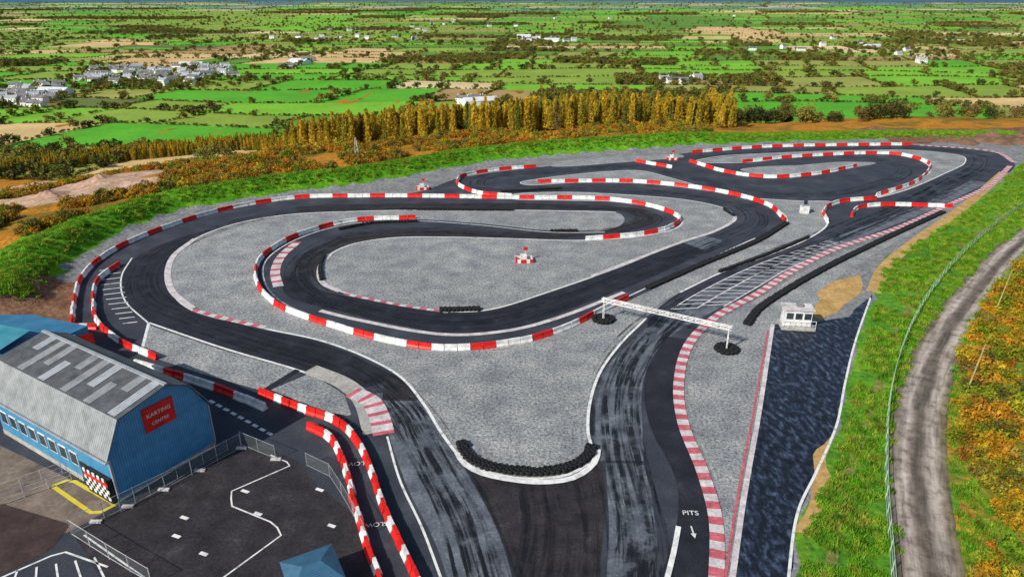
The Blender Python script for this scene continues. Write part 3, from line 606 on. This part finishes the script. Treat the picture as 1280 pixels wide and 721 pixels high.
# ---------------------------------------------------------------- village
def house_mesh(L,Wd,H,R,roof,shed=False):
    p=[]; v,f=boxv(-L/2,-Wd/2,0,L/2,Wd/2,H); p.append((v,f,0))
    a=.3
    p.append(([(-L/2,-Wd/2,H),(-L/2,Wd/2,H),(-L/2,0,H+R),(L/2,-Wd/2,H),(L/2,Wd/2,H),(L/2,0,H+R)],[(0,2,1),(3,4,5)],0))
    for sgn in (-1,1):
        q=[(-L/2-a,sgn*(Wd/2+a),H-.15),(L/2+a,sgn*(Wd/2+a),H-.15),(L/2+a,0,H+R+.05),(-L/2-a,0,H+R+.05)]
        q+=[(x_,y_,z_+.15) for x_,y_,z_ in q]; p.append((q,[(0,1,2,3),(4,5,6,7),(0,1,5,4),(1,2,6,5),(3,0,4,7)],1))
    if not shed:
        for sgn in (-1,1):
            for k in range(4):
                x_=-L/2+L*(k+.5)/4; y0=sgn*(Wd/2+.03)
                for z0 in ([1.0] if H<4 else [1.0,3.6]):
                    p.append(([(x_-.5,y0,z0),(x_+.5,y0,z0),(x_+.5,y0,z0+1.2),(x_-.5,y0,z0+1.2)],[(0,1,2,3)],2))
        for x_ in (-L/2+.6,L/2-.6): v,f=boxv(x_-.4,-.4,H+R-.6,x_+.4,.4,H+R+1.0); p.append((v,f,0))
    else:
        y0=-Wd/2-.03; p.append(([(-2,y0,0),(2,y0,0),(2,y0,H*.8),(-2,y0,H*.8)],[(0,1,2,3)],2))
    V,Fc,I=joinm(p); me=bpy.data.meshes.new('house'); me.from_pydata(V,[],Fc)
    for m in (M['wall'],roof,M['glass']): me.materials.append(m)
    me.polygons.foreach_set('material_index',I); return me
HM=[house_mesh(14,7.5,4.2,2.4,M['slate']),house_mesh(13,8,6.0,2.4,M['slate']),house_mesh(17,7,4,2.2,M['slate']),house_mesh(12,7,6,2.4,M['roofw'])]
BM=[house_mesh(34,16,5,3,M['barn'],True),house_mesh(24,12,5,2.5,M['slate'],True)]
def place(me,u,v,nm):
    x,y=P(u,v,VZ+.35); ob=bpy.data.objects.new(nm,me); ob.location=(x,y,VZ+.3); ob.rotation_euler=(0,0,random.uniform(-.6,.6)); scene.collection.objects.link(ob)
for (cu,cv,n,su,sv) in ((30,124,24,28,4),(128,99,22,20,4),(215,97,30,32,4),(270,89,18,18,3),(165,90,12,25,2),(60,112,8,20,3),(600,128,5,14,1.5),(680,50,8,25,2),(430,48,10,40,2),(850,102,5,20,3),(500,36,6,50,3),(980,60,6,60,6),(1120,72,4,60,5),(720,22,4,90,4),(590,32,6,30,3)):
    for k in range(n): place(random.choice(HM),random.gauss(cu,su),random.gauss(cv,sv),'village_house')
for u,v in ((375,80),(360,85),(385,76),(125,95),(655,47),(600,131),(690,52),(845,104),(1090,60),(70,118),(240,84)): place(random.choice(BM) if u not in(375,655) else BM[0],u,v,'farm_shed')
# ---------------------------------------------------------------- clubhouse
O=P(150,627); e=empty('clubhouse_building',(O[0],O[1],0),math.atan2(.855,.519))
Wd,Ln=9.1,18.5
prof=[(0,4.3),(.14*Wd,7.1),(.62*Wd,8.0),(.84*Wd,7.0),(Wd,4.4)]
def gable(y,nm):
    v=[(0,y,0),(Wd,y,0)]+[(x_,y,z_) for x_,z_ in prof[::-1]]; mkobj(nm,v,[tuple(range(len(v)))],M['blueg'],parent=e)
gable(0,'gable_wall'); gable(Ln,'rear_gable_wall')
mkobj('side_wall',[(0,0,0),(0,Ln,0),(0,Ln,4.3),(0,0,4.3)],[(0,3,2,1)],M['bluec'],parent=e)
mkobj('back_wall',[(Wd,0,0),(Wd,Ln,0),(Wd,Ln,4.4),(Wd,0,4.4)],[(0,1,2,3)],M['bluec'],parent=e)
pr=[(-.25,4.1)]+prof[1:4]+[(Wd+.25,4.15)]
for k in range(4):
    (xa,za),(xb,zb)=pr[k],pr[k+1]; t0,t1=-.25,Ln+.25
    q=[(xa,t0,za+.06),(xb,t0,zb+.06),(xb,t1,zb+.06),(xa,t1,za+.06)]; q+=[(a_,b_,c_+.1) for a_,b_,c_ in q]
    mkobj('roof_slope',q,[(0,3,2,1),(4,5,6,7),(0,1,5,4),(2,3,7,6),(1,2,6,5),(3,0,4,7)],M['roofl'] if k in(0,3) else M['roofd'],parent=e)
(xa,za),(xb,zb)=pr[1],pr[2]
for j,y0 in enumerate(np.arange(.3,Ln-1,1.75)):
    t0,t1=[(.03,.96),(.55,.96),(.03,.6),(.35,.96)][j%4]
    A=lambda t:(xa+(xb-xa)*t,za+(zb-za)*t+.19)
    q=[(A(t0)[0],y0,A(t0)[1]),(A(t1)[0],y0,A(t1)[1]),(A(t1)[0],y0+1.0,A(t1)[1]),(A(t0)[0],y0+1.0,A(t0)[1])]
    mkobj('skylight_panel',q,[(0,1,2,3)],M['roofw'] if j%3==0 else M['roofl'],parent=e)
mkobj('ridge_cap',*boxv(xb-.15,-.27,zb+.14,xb+.15,Ln+.27,zb+.28),M['roofw'],parent=e)
mkobj('roof_window',[(.35,8,4.95+.35),(.85,8,6.0+.35),(.85,9,6.0+.35),(.35,9,4.95+.35)],[(0,1,2,3)],M['white'],parent=e)
for k in range(8):
    y0=5.2+k*1.65; box('window_frame',(-.06,y0-.08,1.5),(0.001,y0+1.08,2.8),M['white'],e); box('window_pane',(-.08,y0,1.6),(-.061,y0+1.0,2.7),M['glass'],e)
box('entrance_door',(-.06,3.9,0),(.001,4.9,2.2),M['blk'],e)
box('plinth',(-.05,5.1,0),(-.003,Ln,.5),M['concrete'],e); box('plinth',(0.1,-.05,0),(Wd,-.003,.35),M['concrete'],e)
box('corner_trim',(-.05,-.06,0.36),(.12,.12,4.2),M['roofw'],e)
box('gutter',(-.4,-.2,3.98),(-.26,Ln,4.1),M['roofw'],e)
box('verge_trim',(Wd-.04,-.07,0.36),(Wd+.05,-.004,4.3),M['roofw'],e)
p=[]
for i in range(10):
    for j in range(6):
        v,f=boxv(-.5,.2+i*.34,.35+j*.34,-.45,.2+(i+1)*.34,.35+(j+1)*.34); p.append((v,f,(i+j)%2 if j!=4 else 2))
V,Fc,I=joinm(p); mkobj('chequered_board',V,Fc,[M['white'],M['blk'],M['red']],I,parent=e)
box('board_backing',(-.44,.2,.0),(-.1,3.6,2.3),M['blk'],e)
box('gable_sign',(3.3,-.12,4.7),(6.0,-.003,6.9),M['red'],e)
def text(nm,s,size,loc,rot,mat,parent=None,ext=0):
    cu=bpy.data.curves.new(nm,'FONT'); cu.body=s; cu.size=size; cu.align_x='CENTER'; cu.align_y='CENTER'; cu.extrude=ext; cu.materials.append(mat)
    ob=bpy.data.objects.new(nm,cu); ob.location=loc; ob.rotation_euler=rot; scene.collection.objects.link(ob); ob.parent=parent; return ob
text('sign_text','KARTING',.5,(4.65,-.135,6.1),(math.pi/2,0,0),M['white'],e); text('sign_text','CENTRE',.42,(4.65,-.135,5.3),(math.pi/2,0,0),M['white'],e)
ax=empty('annex_building')
def prism(nm,q,z0,z1,mat,mt,par):
    v=[(a[0],a[1],z0) for a in q]+[(a[0],a[1],z1) for a in q]; n=len(q)
    f=[tuple(range(n,2*n))]+[(i,(i+1)%n,n+(i+1)%n,n+i) for i in range(n)]
    return mkobj(nm,v,f,[mt,mat],[0]+[1]*n,parent=par)
q=[P(-80,470,0),P(58,470,0),P(118,440,0),P(50,425,0),P(-60,425,0)]
prism('annex_walls',q,0,3.4,M['blue'],M['bluedark'],ax)
mkobj('annex_roof',[(*P(-60,462,3.5),3.5),(*P(18,462,3.5),3.5),(*P(95,418,4.2),4.2),(*P(0,410,4.2),4.2)],[(0,1,2,3)],M['bluedark'],parent=ax)
mkobj('annex_roof_side',[(*P(-60,440,4.2),4.25),(*P(-5,440,4.25),4.25),(*P(38,412,4.9),4.9),(*P(0,405,4.9),4.9)],[(0,1,2,3)],M['teal'],parent=ax)
mkobj('red_wall_panel',[(*P(78,460),0),(*P(124,448),0),(*P(124,448),3.3),(*P(78,460),3.3)],[(0,1,2,3)],M['red'],parent=ax)
x,y=P(395,742); k_=empty('ticket_booth',(x,y,0),.5)
box('walls',(-1.5,-1.5,0),(1.5,1.5,2.2),M['blue'],k_); 
mkobj('roof',[(-1.8,-1.8,2.2),(1.8,-1.8,2.2),(1.8,1.8,2.2),(-1.8,1.8,2.2),(-.6,0,2.8),(.6,0,2.8)],[(0,1,5,4),(1,2,5),(2,3,4,5),(3,0,4)],corr('booth_roof_mat',(.02,.09,.17),(.05,.16,.27),2),parent=k_)
# ---------------------------------------------------------------- gantry
A=Vector((*P(754,400),0)); Bq=Vector((*P(908,437),0)); p=[]
H0,H1=2.65,3.05; d=(Bq-A).normalized(); A2=A-d*.3; B2=Bq+d*.3; nrm=Vector((-d.y,d.x,0))
for q in (A,Bq):
    for s_ in (-.2,.2): p.append((*tube(q+nrm*s_,q+nrm*s_+Vector((0,0,H1)),.055),0))
    for k in range(4): p.append((*tube(q-nrm*.2+Vector((0,0,.5+k*.6)),q+nrm*.2+Vector((0,0,.8+k*.6)),.03,4),0))
for s_,z_ in [(-.2,H0),(.2,H0),(-.2,H1),(.2,H1)]: p.append((*tube(A2+nrm*s_+Vector((0,0,z_)),B2+nrm*s_+Vector((0,0,z_)),.05),0))
n_=22
for k in range(n_):
    a=A2.lerp(B2,k/n_); b_=A2.lerp(B2,(k+1)/n_)
    for s_ in (-.2,.2): p.append((*tube(a+nrm*s_+Vector((0,0,H0 if k%2 else H1)),b_+nrm*s_+Vector((0,0,H1 if k%2 else H0)),.03,4),0))
    for z_ in (H0,H1): p.append((*tube(a-nrm*.2+Vector((0,0,z_)),b_+nrm*.2+Vector((0,0,z_)),.025,4),0))
V,Fc,I=joinm(p); mkobj('start_gantry',V,Fc,[M['white']])
x,y=P(995,408); k_=empty('race_control_cabin',(x,y,0),-.12)
box('platform',(-2.0,-1.1,0),(2.0,1.3,.35),M['concrete'],k_); box('walls',(-1.7,-.6,.35),(1.5,1.1,2.5),M['white'],k_); box('roof',(-1.9,-.8,2.5),(1.7,1.3,2.66),M['kwhite'],k_)
for a in (-1.5,-.45,.6): box('window',(a,-.63,1.3),(a+.8,-.602,2.1),M['glass'],k_)
box('door',(1.503,-.3,.36),(1.53,.5,2.2),M['steel'],k_)
p=[]
for a in np.linspace(-1.95,1.95,7): p.append((*tube((a,-1.05,.35),(a,-1.05,1.3),.03,4),0))
for z_ in (.8,1.3): p.append((*tube((-1.95,-1.05,z_),(1.95,-1.05,z_),.03,4),0))
V,Fc,I=joinm(p); mkobj('railing',V,Fc,[M['white']],parent=k_)
box('speaker_box',(-.3,0,2.66),(.4,.6,3.1),M['roofl'],k_)
def mpost(u,v):
    x,y=P(u,v); q=empty('marshal_post',(x,y,0),random.uniform(-.2,.2))
    p=[]
    for i,(a,b2) in enumerate((((-1.3,-1,0),(1.3,-.75,.55)),((-1.3,.75,0),(1.3,1,.55)),((-1.3,-.74,0),(-1.05,.74,.55)),((1.05,-.74,0),(1.3,.74,.55)))):
        v_,f=boxv(*a,*b2); p.append((v_,f,0 if i%2==0 else 1))
    for a in (-.9,0.5): v_,f=boxv(a-.2,-1.03,.05,a+.3,-.72,.58); p.append((v_,f,1))
    v_,f=boxv(-.5,-.3,0,.4,.4,1.1); p.append((v_,f,1)); p.append((*tube((.2,.2,1.1),(.2,.2,2.0),.04),1)); v_,f=boxv(-.1,.15,1.7,.6,.25,2.2); p.append((v_,f,0))
    V,Fc,I=joinm(p); mkobj('post_body',V,Fc,[M['red'],M['white']],I,parent=q)
mpost(655,326);mpost(528,236);mpost(840,199)
x,y=P(1005,266); q=empty('signal_box',(x,y,0)); box('cabinet',(-.7,-.5,0),(.7,.5,1.6),M['white'],q); box('cabinet_lid',(-.8,-.6,1.6),(.8,.6,1.72),M['steel'],q); box('signal_light',(-.25,-.2,1.72),(.25,.2,2.4),M['blk'],q)
# ---------------------------------------------------------------- fences
fmm,nt,b,o=newmat('fence_mesh_mat'); b.inputs['Base Color'].default_value=(.35,.4,.4,1); tr=nt.nodes.new('ShaderNodeBsdfTransparent'); ms=nt.nodes.new('ShaderNodeMixShader'); ms.inputs[0].default_value=.10
nt.links.new(tr.outputs[0],ms.inputs[1]); nt.links.new(b.outputs[0],ms.inputs[2]); nt.links.new(ms.outputs[0],o.inputs[0])
def fence(pts,h=1.8,step=2.5,mesh=True,mat=None,r=.025,sm=False,nm='mesh_fence',mid=True):
    mat=mat or M['steel']; q=path(pts,step,sm=sm); p=[]
    for i,a in enumerate(q):
        p.append((*tube((a[0],a[1],0),(a[0],a[1],h+.05),r*1.3,5),0))
        if i:
            c_=q[i-1]
            for z_ in ((.1*h,.55*h,h) if mid else (.1*h,h)): p.append((*tube((c_[0],c_[1],z_),(a[0],a[1],z_),r*.8,4),0))
            if mesh: p.append(([(c_[0],c_[1],.05),(a[0],a[1],.05),(a[0],a[1],h),(c_[0],c_[1],h)],[(0,1,2,3)],1))
    V,Fc,I=joinm(p); return mkobj(nm,V,Fc,[mat,fmm],I)
fence([(90,668),(205,612),(302,560)],h=1.6,mid=False); fence([(152,640),(285,562)],h=1.1,mid=False); fence([(90,668),(140,700),(190,730)],h=1.5,mid=False,mat=M['kwhite']); fence([(302,556),(345,574)],h=1.5,mid=False); fence([(384,582),(412,595),(436,632),(456,672)],h=1.4,mid=False)
for (u,v) in ((120,652),(160,633),(205,612),(250,588),(302,560),(345,574)):
    x,y=P(u,v); v_,f=boxv(x-.45,y-.15,.02,x+.45,y+.15,.16); mkobj('fence_foot',v_,f,M['kwhite'])
gf=nmat('green_fence_mat',[(.3,(.25,.42,.26)),(.7,(.42,.60,.42))],1,3,.6)
fence([(1500,150),(1380,205),(1280,258),(1200,322),(1143,400),(1113,490),(1106,590),(1116,745)],h=1.3,step=2.2,mat=gf,sm=True,mesh=True,nm='roadside_fence',r=.035)
fence([(0,632),(90,600)],h=1.0,step=1.5,mat=M['kwhite'],nm='ramp_railing',mesh=False)
fence([(0,618),(78,590)],h=1.0,step=1.5,mat=M['kwhite'],nm='ramp_railing',mesh=False)
for (u,v,h,l) in ((1243,392,6,.8),(1208,490,5.5,.7)):
    x,y=P(u,v); p=[(*tube((x,y,0),(x+l,y+.3,h),.09,6,.06),0),(*tube((x+l*.9-.5,y+.3,h*.9),(x+l*.9+.5,y+.3,h*.9),.04,4),0)]; V,Fc,I=joinm(p); mkobj('wooden_pole',V,Fc,[M['wood']])
x,y=G(248,196); q=empty('storage_shed',(x,y,hz(x,y)),.3); box('shed_walls',(-3,-2,-.5),(3,2,2.4),M['roofw'],q); mkobj('shed_roof',[(-3.2,-2.2,2.4),(3.2,-2.2,2.4),(3.2,2.2,2.9),(-3.2,2.2,2.9)],[(0,1,2,3)],M['roofd'],parent=q)
x,y=P(447,205,-2); z_=hz(x,y); V,Fc,I=joinm([(*tube((x-.5,y,z_),(x-.1,y,z_+5),.06),0),(*tube((x+.5,y,z_),(x+.1,y,z_+5),.06),0),(*tube((x-.4,y,z_+1.2),(x+.35,y,z_+2.4),.04),0),(*tube((x+.35,y,z_+2.4),(x-.2,y,z_+3.8),.04),0)]); mkobj('radio_mast',V,Fc,[M['white']])
# soil heaps (quarry spoil on the hillside and by the far corner)
pm=nmat('pink_soil_mat',[(.3,(.30,.17,.11)),(.7,(.58,.38,.28))],.4,6,.95,fine=1.5,fineamt=.3); bm_=nmat('brown_soil_mat',[(.3,(.10,.055,.035)),(.7,(.26,.15,.09))],.4,6,.95,fine=1.5,fineamt=.3)
def heap(x,y,r_,h_,mat,sd_):
    z0=hz(x,y)-.6; mv=[];mf=[]; N=24;K=8
    for i in range(K+1):
        for j in range(N):
            t=i/K; a=j/N*6.283; rr=r_*t*(1+.3*mnoise.noise(Vector((math.cos(a)*2+sd_,math.sin(a)*2,t))))
            mv.append((x+rr*math.cos(a),y+rr*math.sin(a),z0+h_*(1-t)**1.1*(1+.35*mnoise.noise(Vector((math.cos(a)*2,t*4,sd_))))))
    for i in range(K):
        for j in range(N): mf.append((i*N+j,(i+1)*N+j,(i+1)*N+(j+1)%N,i*N+(j+1)%N))
    mkobj('soil_heap',mv,mf,mat,smooth=True)
for (u,v,r_,h_) in ((-15,238,9,3.2),(45,236,10,4.2),(88,230,8,3.2),(125,226,6,2.2),(62,246,6,2)):
    x,y=G(u,v); heap(x,y,r_,h_,pm,u)
for (u,v,r_,h_) in ((1205,177,7,2),(1240,175,9,3),(1275,176,9,2.6),(1180,176,5,1.2)):
    x,y=P(u,v); heap(x,y,r_,h_,bm_,u)
x,y=P(863,641); text('pits_lettering','PITS',.72,(x,y,.06),(0,0,-.05),M['white'])
x,y=P(866,664); mkobj('arrow_marking',[(x-.06,y+.6,.05),(x+.06,y+.6,.05),(x+.06,y-.2,.05),(x+.22,y-.2,.05),(x,y-.7,.05),(x-.22,y-.2,.05),(x-.06,y-.2,.05)],[(0,6,5,4,3,2,1)],M['white'])
x,y=P(446,579); text('slow_lettering','SLOW',.75,(x,y,.05),(0,0,math.pi+.1),M['white'])
x,y=P(470,655); text('slow_lettering','SLOW',.65,(x,y,.05),(0,0,math.pi+.15),M['white'])
# ---------------------------------------------------------------- light, sky, camera
el=math.radians(36); az=math.radians(228)
sd=Vector((math.sin(az)*math.cos(el),math.cos(az)*math.cos(el),math.sin(el)))
w=bpy.data.worlds.new('World'); scene.world=w; w.use_nodes=True; nt=w.node_tree; bg=nt.nodes['Background']
sk=nt.nodes.new('ShaderNodeTexSky'); sk.sky_type='NISHITA'; sk.sun_disc=False; sk.sun_elevation=el; sk.sun_rotation=az
nt.links.new(sk.outputs[0],bg.inputs[0]); bg.inputs[1].default_value=.105
sl=bpy.data.lights.new('sun','SUN'); sl.energy=5.0; sl.angle=math.radians(.5); sl.color=(1,.95,.85)
so_=bpy.data.objects.new('sun',sl); so_.rotation_euler=sd.to_track_quat('Z','Y').to_euler(); scene.collection.objects.link(so_)
cam=bpy.data.cameras.new('camera'); cam.sensor_width=36; cam.lens=F/1280*36; cam.clip_end=60000; cam.clip_start=.5
co=bpy.data.objects.new('camera',cam); co.location=(0,0,CH); co.rotation_euler=(math.pi/2-TH,0,0); scene.collection.objects.link(co); scene.camera=co
scene.view_settings.view_transform='Standard'; scene.view_settings.look='None'; scene.view_settings.exposure=0
